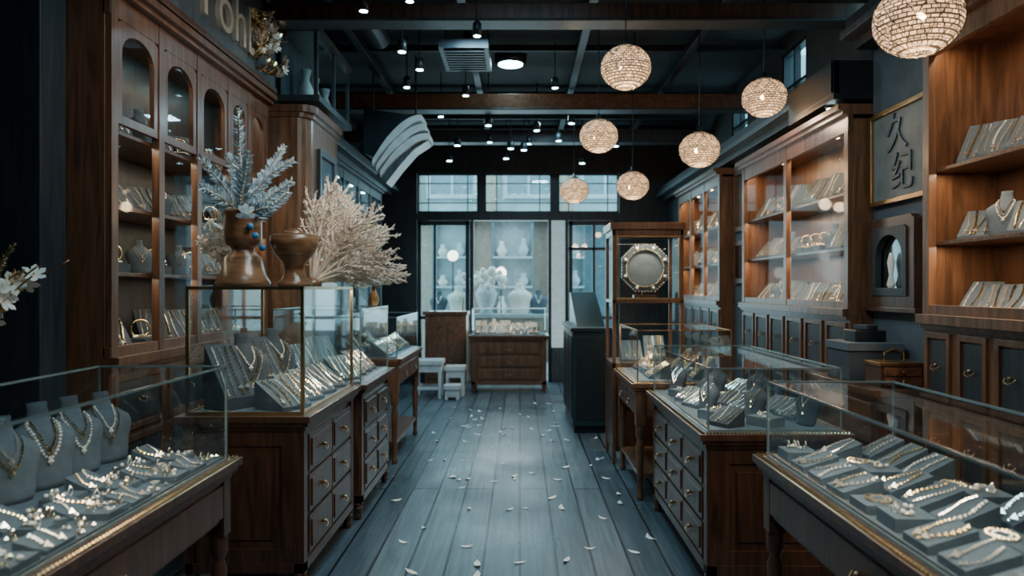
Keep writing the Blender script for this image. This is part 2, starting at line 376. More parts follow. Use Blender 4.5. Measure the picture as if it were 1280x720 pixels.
# ---- third right counter
M=RF(.80,6.0); counter('jewelry_display_counter',M,.95,.72,.83,1.20,'table',CHER,CHER,1,2,BRASS,light=3.5,lcol=NEUT)
mb=MB(); shelf_fill(mb,sub(M,0,.08,0),.9,.26,.8425,.16,VEL); shelf_fill(mb,sub(M,0,.38,0),.9,.26,.8425,.22,VEL); mb.build('jewelry_bust_display')
# ---- near left counter
M=LF(-1.17,1.25); counter('jewelry_display_counter',M,1.72,.58,.80,1.18,'table',WALN,WALN,1,1,GEDGE,light=3.3,lcol=NEUT)
mb=MB()
for i in range(9):
    mb.M=sub(M,.12+i*.185,.46,.8125,U(-8,8)-25); bust(mb,U(.25,.29),VEL,2)
for i in range(12):
    for j in range(3):
        mb.M=sub(M,.11+i*.137,.09+j*.105,.8125,0)
        k=(i+j)%3
        if k==0: mb.box(-.055,.055,-.045,.045,0,.02,VEL); mb.M=sub(M,.11+i*.137,.09+j*.105,.8325,0); cluster(mb,.10,.08,9,.0125)
        elif k==1: wedge(mb,.12,.09,.012,.035+.01*j,VEL,2,.006)
        else: cluster(mb,.11,.08,9,.013)
mb.M=Matrix(); mb.build('ring_and_necklace_display')
# ---- second left counter (tall glass)
M=LF(-1.03,3.48); counter('tall_glass_display_counter',M,1.08,.62,.88,1.50,'cabinet',WALN,WALN,3,2,BRASS,light=5,lcol=NEUT,er=.008,beads=False)
mb=MB()
for i in range(4):
    mb.M=sub(M,.17+i*.25,.17,.8925,-28); wedge(mb,.19,.2,.02,.14,VEL,4,.0075)
    mb.M=sub(M,.17+i*.25,.44,.8925,U(-8,8)-35); 
    if i%2: bust(mb,.36,VELD,3)
    else: wedge(mb,.18,.16,.06,.32,VELD,4,.008)
mb.M=Matrix(); mb.build('necklace_stand_display')
# ---- third left
M=LF(-1.0,4.62); counter('jewelry_display_counter',M,1.0,.62,.88,1.36,'cabinet',WALN,WALN,3,2,GEDGE,light=4,lcol=NEUT,beads=False)
mb=MB(); shelf_fill(mb,sub(M,0,.06,0),.95,.24,.8925,.22,VEL,yaw=-25); shelf_fill(mb,sub(M,0,.33,0),.95,.22,.8925,.34,VEL,yaw=-25); mb.build('jewelry_bust_display')
M=LF(-1.02,6.1); counter('jewelry_display_counter',M,1.3,.6,.90,1.25,'table',CHER,CHER,1,2,GEDGE,light=4,lcol=COOL,beads=False)
mb=MB(); shelf_fill(mb,sub(M,0,.06,0),1.25,.24,.9125,.18,VEL); shelf_fill(mb,sub(M,0,.32,0),1.25,.22,.9125,.24,VEL); mb.build('jewelry_bust_display')
# far centre counter
M=FR(-.72,10.3,'F'); counter('drawer_display_counter',M,1.12,.6,.82,1.20,'cabinet',CHER,CHER,3,1,GEDGE,light=7,lcol=NEUT,beads=False)
mb=MB(); shelf_fill(mb,sub(M,0,.05,0),1.08,.24,.8325,.16,VEL,br=.011); shelf_fill(mb,sub(M,0,.3,0),1.08,.22,.8325,.24,CREAM,br=.011); mb.build('pearl_necklace_display')
# ------------------------------------------------------------------ wall cabinets
def cabinet(name,M,W,D,zl,zt,bays,shelves,wd,back,glazed=True,arch=None,low=True,lights=6,lcol=WRM,z0=0,lowcols=4,fill=VEL,ledge=.05,cornice=True,fn='jewelry_shelf_display',yaw=0,lightzones=None):
    c=M@Vector((W/2,D/2,0)); root=empty(name,(c.x,c.y,z0)); mb=MB(); mb.M=M
    mb.box(0,W,D-.02,D,zl,zt,back); mb.box(0,.03,.02,D,zl,zt,wd); mb.box(W-.03,W,.02,D,zl,zt,wd); mb.box(0,W,.02,D,zt-.03,zt,wd)
    mb.box(-.0,W,-ledge,D,zl-.05,zl,wd); mb.box(0,W,-ledge*.5,D,zl-.075,zl-.05,wd)
    for b in bays: mb.box(b-.03,b+.03,-.012,.03,zl,zt,wd)
    mb.box(0,W,-.008,.03,zl,zl+.05,wd); mb.box(0,W,-.008,.03,zt-.11,zt,wd)
    if cornice:
        mb.box(-.0,W,-.05,D,zt,zt+.03,wd); mb.box(0,W,-.08,D,zt+.03,zt+.07,wd)
    for s in shelves:
        mb.box(.03,W-.03,.035,D-.02,s-.02,s,wd)
    if arch:
        for a,b in zip(bays,bays[1:]): mb.archframe(a+.03,b-.03,arch[0],arch[1],.045,-.006,.02,wd)
    if low:
        mb.box(0,W,0,D,z0+.1,zl-.075,wd); mb.box(.02,W-.02,.03,D,z0,z0+.1,DARKW)
        w=W/lowcols; H=zl-.075-z0-.12; nr=max(1,round(H/.36))
        for i in range(lowcols):
            for j in range(nr):
                a,b=i*w+.03,(i+1)*w-.03; c0=z0+.13+j*H/nr; c1=c0+H/nr-.03
                mb.ringframe([(a,c0),(b,c0),(b,c1),(a,c1)],[(a+.03,c0+.03),(b-.03,c0+.03),(b-.03,c1-.03),(a+.03,c1-.03)],-.018,.002,CHER)
                mb.box(a+.04,b-.04,-.008,.002,c0+.04,c1-.04,DARKW)
                knob(mb,(a+b)/2,-.01,(c0+c1)/2+.01)
    mb.M=Matrix(); mb.build('cabinet_frame',root,bevel=.004)
    if glazed:
        g=MB(); g.M=M
        for a,b in zip(bays,bays[1:]): g.quad([(a+.03,.005,zl+.05),(b-.03,.005,zl+.05),(b-.03,.005,zt-.1),(a+.03,.005,zt-.1)],CGLASS)
        g.build('glass_doors',root)
    dl=MB(); dl.M=M; rz=math.atan2(M[1][0],M[0][0])
    for a,b in zip(bays,bays[1:]): dl.lathe((a+b)/2,D*.4,[(.03,zt-.04),(.03,zt-.03)],LEDW if lcol==WRM else LEDC,12)
    dl.build('downlights',root)
    zz=sorted(shelves)+[zt-.03]
    if lights:
        for k,z in enumerate(zz):
            if lightzones is not None and k not in lightzones: continue
            alight('cabinet_light',M@Vector((W/2,.06,z-.028)),W*.93,.02,lights,lcol,(0,0,rz),root)
    j=MB(); zz=[zl]+zz
    for k,s in enumerate(zz[:-1]):
        top=zz[k+1]-s
        for a,b in zip(bays,bays[1:]): shelf_fill(j,sub(M,a+.01,.03,0),b-a-.02,D-.08,s+.001,min(.3,top*.66),fill,yaw=yaw,kind=1 if 'wooden' in name else 0)
    j.build(fn)
    return root
M=RF(2.2,3.92); cabinet('wooden_shelf_cabinet',M,2.3,.4,1.36,2.85,[.035,2.265],[1.75,2.14],WARM,CHER,glazed=False,lights=8,lowcols=8,yaw=38,lcol=(1,.72,.46))
M=RF(2.2,7.1); cabinet('glazed_wall_cabinet',M,2.3,.4,1.36,2.66,[.035,1.15,2.265],[1.78,2.16],WARM,WARM,lights=9,lowcols=6,yaw=38)
M=RF(2.2,9.95); cabinet('glazed_wall_cabinet',M,2.05,.4,1.36,2.75,[.035,.7,1.36,2.015],[1.78,2.2],WARM,CHER,lights=9,lowcols=5,yaw=38)
M=LF(-2.0,3.5); cabinet('arched_wall_cabinet',M,2.2,.42,1.16,2.95,[.035,.50,.97,1.44,1.8,2.165],[1.58,1.92,2.30],CHER,DARKW,arch=(2.32,2.84),lights=4.2,lcol=(1,.80,.56),lowcols=4,yaw=-45,fill=VELD)
M=LF(-2.0,6.65); cabinet('dark_wall_cabinet',M,3.7,.42,1.16,2.85,[.035,.75,1.5,2.25,2.95,3.665],[1.6,2.05,2.45],DARKW,DARKW,lights=7,lcol=COOL,lowcols=6,yaw=-40)
# ------------------------------------------------------------------ room shell
def simple(name,boxes,bevel=0):
    mb=MB()
    for b in boxes: mb.box(*b)
    return mb.build(name,bevel=bevel)
YB=11.5
fl=MB(); fl.box(-2.7,2.75,-2.6,YB+.15,-.1,0,FLOOR); fl.build('floor')
simple('ceiling',[(-2.7,2.75,-2.6,YB+.15,3.95,4.05,CEIL)])
simple('wall_left',[(-2.6,-2.45,-2.5,YB,0,3.95,WALL)])
rb=[(2.62,2.75,-2.5,YB,0,3.1,WALL),(2.62,2.75,-2.5,YB,3.82,3.95,WALL)]
ws=[(-2.5,4.75),(5.35,6.6),(7.2,8.3),(8.9,YB)]
for a,b in ws: rb.append((2.62,2.75,a,b,3.1,3.82,WALL))
simple('wall_right',rb)
for n,(a,b) in enumerate(((4.75,5.35),(6.6,7.2),(8.3,8.9))):
    mb=MB(); 
    for y in (a,(a+b)/2-.012,b-.03): mb.box(2.63,2.69,y,y+.03,3.1,3.82,METB)
    for z in (3.1,3.44,3.79): mb.box(2.63,2.69,a,b,z,z+.03,METB)
    mb.quad([(2.68,a,3.1),(2.68,b,3.1),(2.68,b,3.82),(2.68,a,3.82)],WGLASS); mb.build('window_%d'%(n+2))
simple('wall_rear',[(-2.7,2.75,-2.6,-2.5,0,3.95,WALL)])
simple('wall_far',[(-2.6,-1.65,YB,YB+.15,0,3.95,DARKW)]); simple('wall_far',[(1.59,2.75,YB,YB+.15,0,3.95,DARKW)]); simple('wall_far',[(-1.65,1.59,YB,YB+.15,3.34,3.95,DARKW)])
mb=MB()
mb.box(-1.64,1.58,YB-.02,YB+.12,2.58,2.69,DARKW)
for x in (-.66,.51): mb.box(x,x+.09,YB-.02,YB+.12,2.69,3.335,DARKW)
for a,b in ((-1.64,-.66),(-.57,.51),(.60,1.58)):
    mb.box(a,b,YB,YB+.06,2.69,2.73,DARKW); mb.box(a,b,YB,YB+.06,3.30,3.335,DARKW); mb.box(a,a+.03,YB,YB+.06,2.7,3.33,DARKW); mb.box(b-.03,b,YB,YB+.06,2.7,3.33,DARKW)
    for t in (.18,.82): mb.box(a+(b-a)*t-.008,a+(b-a)*t+.008,YB+.02,YB+.04,2.7,3.3,DARKW)
    for z in (2.86,3.17): mb.box(a,b,YB+.02,YB+.04,z-.008,z+.008,DARKW)
    mb.quad([(a,YB+.045,2.7),(b,YB+.045,2.7),(b,YB+.045,3.33),(a,YB+.045,3.33)],WGLASS)
mb.build('window_1')
def door(name,a,b,fm,gm,bars=(1.0,),vb=()):
    mb=MB(); t=.06
    mb.box(a,a+t,YB,YB+.07,0,2.575,fm); mb.box(b-t,b,YB,YB+.07,0,2.575,fm); mb.box(a,b,YB,YB+.07,2.5,2.575,fm); mb.box(a,b,YB,YB+.07,.001,.35,fm)
    for z in bars: mb.box(a,b,YB,YB+.07,z,z+.05,fm)
    for x in vb: mb.box(x-.02,x+.02,YB,YB+.06,.3,2.5,fm)
    mb.quad([(a,YB+.03,.3),(b,YB+.03,.3),(b,YB+.03,2.55),(a,YB+.03,2.55)],gm)
    mb.tube([(b-.1,YB-.04,1.0),(b-.1,YB-.04,1.35)],.012,BRASS,8)
    mb.build(name)
door('door_1',-1.64,-.81,DARKW,WGLASS,vb=(-1.36,)); door('door_2',.78,1.58,DARKW,WGLASS,bars=(1.0,2.1),vb=(1.18,))
simple('door_3',[(.45,.50,YB-.04,YB+.08,0.001,2.575,METB),(.72,.77,YB-.04,YB+.08,0.001,2.575,METB),(.50,.72,YB-.02,YB+.05,0.55,2.575,FROST),(.50,.72,YB-.03,YB+.06,0.001,.55,GREYW),(-.80,-.74,YB,YB+.1,0.001,2.575,DARKW)],bevel=.004)
# exterior
simple('street_pavement',[(-9,9,YB+.16,22,-.12,-.02,pmat('pavement',(.40,.46,.48),.6))])
FAC=pmat('facade_stucco',(.58,.68,.70),.8,scale=2); PANE=pmat('facade_pane',(.26,.35,.39),.15,.2); BEI=pmat('facade_beige',(.60,.47,.38),.7)
mb=MB(); mb.box(-8,8,17,17.3,-.02,7,FAC)
for x in (-4,-2.2,-.4,1.4,3.2):
    for z in (.2,3.6):
        mb.ringframe([(x,z),(x+1.2,z),(x+1.2,z+2.3),(x,z+2.3)],[(x+.1,z+.1),(x+1.1,z+.1),(x+1.1,z+2.2),(x+.1,z+2.2)],16.9,17,WHITE); mb.box(x+.1,x+1.1,16.98,16.99,z+.1,z+2.2,PANE)
        mb.box(x+.57,x+.63,16.94,17,z+.1,z+2.2,WHITE); mb.box(x+.1,x+1.1,16.94,17,z+1.3,z+1.36,WHITE)
    mb.box(x-.45,x-.15,16.8,17,0,6.5,BEI)
mb.build('building_facade')
# second showroom fittings beyond the doorway
mb=MB()
bx=[-3.2,-2.5,-1.75,-1.05,-.55,.25,.6,1.3,2.1,2.8]; cols_=[FAC,BEI,FAC,BEI,WHITE,BEI,FAC,PANE,BEI]
for i,(a,b) in enumerate(zip(bx,bx[1:])):
    mb.box(a,b,14.8,14.9,-.02,2.9,cols_[i%len(cols_)]); mb.box(a-.03,a+.03,14.6,14.8,-.02,2.9,PANE)
    if i%2==0:
        for z in (.9,1.5,2.1):
            mb.box(a,b,14.55,14.8,z,z+.04,WHITE)
            for q in range(2):
                x=a+.18+(b-a-.36)*q; h=U(.2,.42); mb.lathe(x,14.65,[(.06,z+.04),(.11,z+.04+h*.4),(.04,z+.04+h*.8),(.06,z+.04+h)],PEARL if q!=1 else WHITE,12)
mb.box(-3.25,2.85,14.5,14.9,2.9,3.0,GREYW)
mb.build('showroom_shelving')
GL=pmat('globe_lamp',(1,1,1),.4,emit=(1,.88,.70),es=5)
for x,y,z in ((-1.25,13.4,2.1),(-.35,13.2,1.78)):
    mb=MB(); mb.ball((x,y,z),.10,GL,14,10); mb.tube([(x,y,1.0),(x,y,z-.09)],.012,METB,6); mb.lathe(x,y,[(.12,-.02),(.12,.02),(.02,.04),(.015,1.0)],METB,14); mb.build('globe_floor_lamp')
mb=MB(); mb.box(-1.7,.5,12.5,13.05,.98,1.04,WHITE); mb.box(-1.6,.4,12.55,13.0,-.02,.98,BEI)
for x,h in ((-1.45,.40),(-1.1,.50),(.0,.55),(.33,.42)):
    mb.M=Matrix.Translation((x,12.8,1.041)); bust(mb,h,PEARL if h>.45 else VEL,1)
mb.M=Matrix()
mb.lathe(-.6,12.8,[(.14,1.04),(.1,1.1),(.16,1.25),(.2,1.4),(.14,1.52)],WHITE,18)
for k in range(40):
    a=U(0,6.28); l=U(.05,.42); p=(-.6+l*math.cos(a),12.8+.3*l*math.sin(a),1.52+U(0,.36)*(1-l)); mb.ball(p,U(.03,.08),PETAL if R()<.75 else PEARL,8,5)
mb.build('showroom_display_table')
# pilasters, trims
mb=MB(); mb.box(-2.449,-2.2,3.3,3.49,0,3.95,DARKW); mb.box(-2.449,-2.18,3.28,3.49,2.9,3.0,DARKW); mb.box(-2.449,-2.17,3.27,3.49,0,.2,DARKW); mb.build('trim_1',bevel=.005)
mb=MB()
for y in (1.0,1.7,2.4,3.1):
    mb.box(-2.449,-2.41,y,y+.05,0,3.6,GREYW)
for z in (.9,1.7,2.5,2.75,3.0,3.25): mb.box(-2.449,-2.42,1.0,3.28,z,z+.03,GREYW)
for y in [1.0+.15*i for i in range(16)]: mb.box(-2.449,-2.425,y,y+.02,2.5,3.25,GREYW)
mb.build('trim_2')
# rounded column
mb=MB()
pts=[(-2.445,5.72),(-1.80,5.72)]+[(-1.80+.12*math.sin(a),5.84-.12*math.cos(a)) for a in [math.pi/2*i/6 for i in range(1,7)]]+[(-1.68,6.62),(-2.445,6.62)]
def vprism(mb,pts,z0,z1,mat,off=0):
    n=len(pts); q=[(x+(off if x>-2.4 else 0),y+(off if y>6.5 else -off)*.3) for x,y in pts]
    mb.add([(x,y,z0) for x,y in q]+[(x,y,z1) for x,y in q],[tuple(range(n)),tuple(range(n,2*n))]+[(i,(i+1)%n,n+(i+1)%n,n+i) for i in range(n)],mat)
vprism(mb,pts,0,2.86,WARM); vprism(mb,pts,2.86,2.9,CHER,.02); vprism(mb,pts,2.9,2.96,CHER,.045); vprism(mb,pts,0,.15,CHER,.02); vprism(mb,pts,1.3,1.34,CHER,.012)
mb.build('wooden_column',bevel=.004)
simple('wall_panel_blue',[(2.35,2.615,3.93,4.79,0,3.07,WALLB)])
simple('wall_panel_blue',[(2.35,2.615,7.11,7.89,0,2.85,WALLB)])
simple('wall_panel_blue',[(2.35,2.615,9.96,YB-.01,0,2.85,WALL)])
def cornice(name,xa,xb,y0,y1,z):
    mb=MB(); s=1 if xb>xa else -1
    mb.box(min(xa,xb),max(xa,xb),y0,y1,z,z+.05,GREYW); mb.box(min(xa,xb-s*.04),max(xa,xb-s*.04),y0,y1,z+.05,z+.14,DARKW); mb.box(min(xa,xb-s*.1),max(xa,xb-s*.1),y0,y1,z-.06,z,DARKW)
    return mb.build(name,bevel=.004)
cornice('trim_3',2.615,2.12,1.6,4.78,3.14)
cornice('trim_4',2.615,2.14,5.65,11.4,2.92)
cornice('trim_5',-2.445,-1.92,7.1,11.4,3.02)
mb=MB(); mb.box(2.09,2.60,4.8,5.6,2.76,2.80,METB); mb.box(2.09,2.13,4.8,5.6,2.8,3.02,METB); mb.box(2.09,2.6,4.8,4.84,2.8,3.02,METB); mb.lathe(2.16,5.0,[(.035,2.745),(.04,2.76)],METB,12); mb.lathe(2.16,5.0,[(.03,2.741),(.03,2.745)],LEDC,12); mb.build('soffit_spotlight',bevel=.003)
# ------------------------------------------------------------------ ceiling structure
mb=MB()
for y,z,h,m in ((2.6,3.6,.2,GREYW),(5.4,3.52,.12,WALN),(7.85,3.46,.16,WALH),(9.8,3.5,.16,DARKW)):
    mb.box(-2.4,2.6,y,y+.16,z,z+h,m); mb.box(-2.4,2.6,y-.02,y+.18,z-.02,z,DARKW)
mb.build('trim_6',bevel=.006)
mb=MB()
for x in (-1.55,-.5,.55,1.6): mb.box(x,x+.07,-1,11.4,3.76,3.84,METB)
for y in (3.9,4.7,6.3,7.1,8.8,10.6): mb.box(-2.4,2.6,y,y+.05,3.84,3.90,METB)
for y in (8.3,9.2): mb.box(-2.0,2.2,y,y+.04,3.66,3.72,METB)
mb.build('trim_7',bevel=.003)
mb2=MB(); mb2.M=Matrix.Translation((-1.25,4.4,3.72))@Matrix.Rotation(-math.pi/2,4,'X')
mb2.lathe(0,0,[(.10,0),(.10,2.0)],METB,20); mb2.lathe(0,0,[(.115,.6),(.115,.66)],METB,20); mb2.lathe(0,0,[(.115,1.4),(.115,1.46)],METB,20); mb2.M=Matrix(); 
for y in (4.6,5.8): mb2.box(-1.26,-1.24,y,y+.02,3.8,3.95,METB)
mb2.build('ventilation_duct')
mb=MB(); mb.box(-.72,-.28,6.35,7.05,3.62,3.70,METB)
for i in range(9): mb.box(-.68,-.32,6.40+i*.07,6.43+i*.07,3.605,3.62,METB)
for x in (-.7,-.3): mb.box(x,x+.01,6.7,6.71,3.7,3.95,METB)
mb.build('air_vent_grille')
def spot(x,y,z,s=1,led=LEDC,tz=3.95):
    mb=MB()
    mb.tube([(x,y,z+.09),(x,y,tz)],.007,METB,6); mb.lathe(x,y,[(.045*s,z),(.045*s,z+.09),(.02*s,z+.11)],METB,14); mb.lathe(x,y,[(.037*s,z-.003),(.037*s,z)],led,14); mb.build('track_spotlight')
sp=[(-.31,5.2,3.32,.7),(-1.0,6.1,3.50,.9),(-.92,6.6,3.5,.9),(-1.13,5.2,3.5,.8),(-.36,8.2,3.35,.9),(.2,8.6,3.38,.9),(.60,8.4,3.42,.9),(-.80,9.2,3.32,1),(-.12,9.3,3.30,1),(.05,9.4,3.30,1),(.12,9.6,3.42,.8),(-.4,9.5,3.42,.8),(-.9,8.2,3.45,.8),(1.1,6.9,3.5,.9),(1.4,4.3,3.45,.8),(-1.0,10.2,3.3,1),(.9,10.4,3.3,1),(-.55,7.3,3.45,.8),(-.75,4.9,3.45,.7),(.35,7.2,3.5,.8),(-.2,10.3,3.35,1),(.5,9.3,3.4,.9),(-1.1,7.0,3.45,.8),(1.25,9.4,3.35,.9)]
for a in sp: spot(*a)
mb=MB(); mb.lathe(-.1,7.6,[(.16,3.86),(.17,3.90),(.17,3.95)],METB,24); mb.lathe(-.1,7.6,[(.13,3.855),(.13,3.86)],LEDC,24); mb.build('ceiling_downlight')
def aimspot(x,y,z,tgt,E,col,deg):  # unseen spot and housing, added to warm and brighten its target
    l=bpy.data.lights.new('added_spot_lamp','SPOT'); l.energy=E; l.color=col; l.spot_size=math.radians(deg); l.spot_blend=.7; l.shadow_soft_size=.05
    root=empty('added_accent_spot',(x,y,z)); d=(Vector(tgt)-Vector((x,y,z))); q=d.to_track_quat('-Z','Y')
    o=bpy.data.objects.new('added_spot_lamp',l); scene.collection.objects.link(o); o.location=(x,y,z); o.rotation_euler=q.to_euler(); o.parent=root; o.matrix_parent_inverse=root.matrix_world.inverted()
    m=MB(); m.M=Matrix.Translation((x,y,z))@q.to_matrix().to_4x4(); m.lathe(0,0,[(.05,.01),(.05,.13),(.03,.15)],METB,14); m.M=Matrix(); m.tube([(x,y,z+.1),(x,y,3.95)],.008,METB,6); m.build('added_spot_can',root)
aimspot(-.3,2.6,3.45,(-1.1,4.05,1.75),70,(1,.82,.64),32)
aimspot(.3,2.9,3.45,(-2.0,4.5,2.2),125,(1,.76,.52),55)
aimspot(-.2,3.0,3.45,(2.2,4.4,2.0),50,(1,.82,.62),50)
aimspot(.4,1.3,3.45,(-1.2,2.8,.8),65,(1,.80,.58),50)
aimspot(-.4,1.3,3.45,(1.2,2.8,.8),65,(1,.80,.58),50)
for i,(x,y) in enumerate(((0,.8),(0,3.3))):  # out-of-view panels added as ambient fill for the front of the room
    e=empty('added_fill_panel',(x,y,3.9)); m3=MB(); m3.ringframe([(-.65,-.35),(.65,-.35),(.65,.35),(-.65,.35)],[(-.6,-.3),(.6,-.3),(.6,.3),(-.6,.3)],0,.05,METB)
    m3.v=[(a+x,c+y,3.93-b) for a,b,c in m3.v]; m3.build('fill_panel_frame',e)
    alight('added_fill_light',(x,y,3.9),1.2,.6,(34,46)[i],COOL,(0,0,0),e)
for i,(x,y,z,E) in enumerate(((-.4,6.0,3.7,32),(.4,8.9,3.6,34))):
    alight('track_wash_light',(x,y,z),.3,.3,E,COOL)
# ------------------------------------------------------------------ pendants
def pendant(x,y,z,r=.165,E=7):
    e=empty('woven_pendant_lamp',(x,y,z))
    m=MB(); prof=[(max(.25*r,r*1.03*math.sin(a)),-r*.9*math.cos(a)) for a in [math.pi*(.10+.82*i/18) for i in range(19)]]
    m.lathe(0,0,prof,WEAVE,32,cap=False); o=m.build('woven_shade',recalc=False); o.location=(x,y,z); o.parent=e; o.matrix_parent_inverse=e.matrix_world.inverted()
    w=MB(); w.M=Matrix.Translation((x,y,z))
    for j in range(1,19,2):
        rr,zz=prof[j]; w.tube([(rr*1.01*math.cos(2*math.pi*k/28),rr*1.01*math.sin(2*math.pi*k/28),zz+.004*math.sin(k*3.1+j)) for k in range(28)],.002,BRASS if j%3 else METB,4,True)
    for s in (-1,1):
        for k in range(12):
            t=2*math.pi*k/12; w.tube([(p*1.015*math.cos(t+s*i*.075),p*1.015*math.sin(t+s*i*.075),q) for i,(p,q) in enumerate(prof)],.0017,METB,4)
    w.lathe(0,0,[(.05,r*.87),(.05,r*.93),(.02,r*1.0),(.018,r*1.2)],METB,14); w.tube([(0,0,r*1.15),(0,0,3.95-z)],.005,METB,6)
    w.build('frame_and_cord',e)
    b=MB(); b.ball((x,y,z-.02),.045,BULB,12,8); b.build('bulb',e)
    plight('pendant_glow',(x,y,z-r-.03),E,WRM,.06,e); plight('pendant_inner',(x,y,z-.09),E*.28,WRM,.03,e)
for p in ((.72,4.9,3.0),(1.63,2.95,2.60),(1.90,5.6,2.98),(.70,6.4,2.85),(1.52,6.1,2.67),(1.19,7.6,2.58),(.64,8.5,2.65)): pendant(*p)
# ------------------------------------------------------------------ right wall items
e=empty('calligraphy_sign',(2.33,4.62,2.32)); M=Matrix.Translation((2.345,4.99-.22,2.03))@Matrix.Rotation(-math.pi/2,4,'Z')
mb=MB(); mb.M=M; mb.ringframe([(0,0),(.74,0),(.74,.60),(0,.60)],[(.03,.03),(.71,.03),(.71,.57),(.03,.57)],-.035,0,BRASS); mb.box(.025,.715,-.015,0,.025,.575,PAPER); mb.M=Matrix(); mb.build('frame_panel',e,bevel=.003)
def text(s,loc,rot,size,mat,parent,name,ext=.006):
    c=bpy.data.curves.new(name,'FONT'); c.body=s; c.size=size; c.extrude=ext; c.align_x='CENTER'; c.align_y='CENTER'; c.materials.append(mat)
    o=bpy.data.objects.new(name,c); o.location=loc; o.rotation_euler=rot; scene.collection.objects.link(o); o.parent=parent; o.matrix_parent_inverse=parent.matrix_world.inverted(); return o
H=math.pi/2
text('久',(2.325,4.44,2.45),(H,0,-H),.26,INK,e,'character_1'); text('纪',(2.325,4.38,2.20),(H,0,-H),.26,INK,e,'character_2')
mb=MB(); W_=.56
mb.M=Matrix.Translation((2.348,4.76,1.38))@Matrix.Rotation(-math.pi/2,4,'Z')
mb.archframe(0,W_,0,.56,.10,-.05,0,WALN,14,rise=.17); mb.archframe(.07,W_-.07,.07,.50,.05,-.06,-.02,DARKW,14,rise=.14); mb.box(.09,W_-.09,-.012,0,.1,.46,MIRR)
mb.lathe(W_/2,-.04,[(.03,.12),(.045,.14),(.02,.2),(.04,.28),(.015,.34)],PEARL,12,ey=.4); mb.box(-.03,W_+.03,-.06,0,-.03,0,WALN)
mb.M=Matrix(); mb.build('arched_wall_mirror',bevel=.003)
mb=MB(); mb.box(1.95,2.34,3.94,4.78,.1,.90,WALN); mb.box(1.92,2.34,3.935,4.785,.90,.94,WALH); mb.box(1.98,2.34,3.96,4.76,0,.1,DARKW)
for j in range(3):
    mb.box(1.935,1.95,3.98,4.74,.14+j*.25,.36+j*.25,WALH)
mb.build('side_cabinet',bevel=.004)
mb=MB(); mb.box(1.98,2.30,4.33,4.64,.941,1.12,VELD); mb.box(1.97,2.31,4.32,4.65,1.12,1.17,VEL); mb.box(2.05,2.24,4.4,4.56,1.171,1.24,METB); mb.M=Matrix.Translation((2.15,4.48,1.242))@Matrix.Rotation(.4,4,'Z'); mb.box(-.05,.05,-.05,.05,0,.03,VELD); mb.M=Matrix(); mb.build('stacked_gift_boxes',bevel=.005)
# small brass-handled jewellery chest
mb=MB(); cx,cy,z=2.14,4.12,.941
mb.box(cx-.12,cx+.12,cy-.09,cy+.09,z,z+.12,WALN); mb.box(cx-.13,cx+.13,cy-.1,cy+.1,z+.12,z+.14,BRASS)
for j in range(2):
    mb.box(cx-.105,cx+.105,cy-.1,cy-.09,z+.012+j*.054,z+.06+j*.054,WALH); mb.ball((cx,cy-.108,z+.036+j*.054),.009,BRASS,8,6)
mb.tube([(cx-.06,cy,z+.14),(cx-.055,cy,z+.19),(cx,cy,z+.21),(cx+.055,cy,z+.19),(cx+.06,cy,z+.14)],.006,BRASS,8)
mb.build('jewelry_chest',bevel=.003)
for z0,z1 in ((1.55,2.0),(2.1,2.75)):
    mb=MB(); mb.M=Matrix.Translation((2.345,7.8,0))@Matrix.Rotation(-math.pi/2,4,'Z'); mb.ringframe([(0,z0),(.6,z0),(.6,z1),(0,z1)],[(.05,z0+.05),(.55,z0+.05),(.55,z1-.05),(.05,z1-.05)],-.03,0,WALN); mb.box(.04,.56,-.01,0,z0+.04,z1-.04,MIRR); mb.M=Matrix(); mb.build('framed_picture')
# tall display cabinet on right
x0,x1,y0,y1=.79,1.40,6.15,6.65
root=empty('tall_vitrine',((x0+x1)/2,(y0+y1)/2,0)); mb=MB()
for x in (x0,x1-.03):
    for y in (y0,y1-.03): mb.box(x,x+.03,y,y+.03,.0,2.02,CHER)
mb.box(x0-.02,x1+.02,y0-.02,y1+.02,2.0,2.06,CHER); mb.box(x0,x1,y0,y1,1.95,2.0,CHER); mb.box(x0,x1,y0,y1,1.37,1.40,CHER); mb.box(x0,x1,y0,y1,.80,.86,CHER); mb.box(x0+.01,x1-.01,y0+.01,y1-.01,.1,.8,WALN)
mb.box(x0+.05,x1-.05,y0-.005,y0+.01,.15,.45,CHER); mb.box(x0+.05,x1-.05,y0-.005,y0+.01,.48,.77,CHER)
mb.ringframe([(x0+.03,1.40),(x1-.03,1.40),(x1-.03,1.95),(x0+.03,1.95)],[(x0+.045,1.415),(x1-.045,1.415),(x1-.045,1.935),(x0+.045,1.935)],y0,y0+.015,BRASS)
mb.build('cabinet_frame',root,bevel=.004)
g=MB(); 
for (a,b) in (((x0+.03,y0+.01),(x1-.03,y0+.01)),((x0+.015,y0),(x0+.015,y1)),((x1-.015,y0),(x1-.015,y1)),((x0,y1-.01),(x1,y1-.01))): g.quad([(*a,.86),(*b,.86),(*b,1.95),(*a,1.95)],CGLASS)
g.build('glass_panes',root)
alight('vitrine_light',(1.1,6.19,1.93),.4,.03,3.2,NEUT,(0,0,0),root); alight('vitrine_light',(1.1,6.19,1.35),.4,.03,3.5,NEUT,(0,0,0),root)
mb=MB(); cx,cz=1.095,1.675; out=[];inn=[]
for k in range(48):
    a=2*math.pi*k/48; q=(a+math.pi/8)%(math.pi/4)-math.pi/8; r=.205/math.cos(q); out.append((cx+r*math.cos(a),cz+r*math.sin(a))); inn.append((cx+.15*math.cos(a),cz+.15*math.sin(a)))
mb.ringframe(out,inn,6.30,6.34,GREYW); mb.prism([(p,q) for p,q in inn],6.325,6.335,pmat('plate_face',(.24,.29,.31),.3,.4))
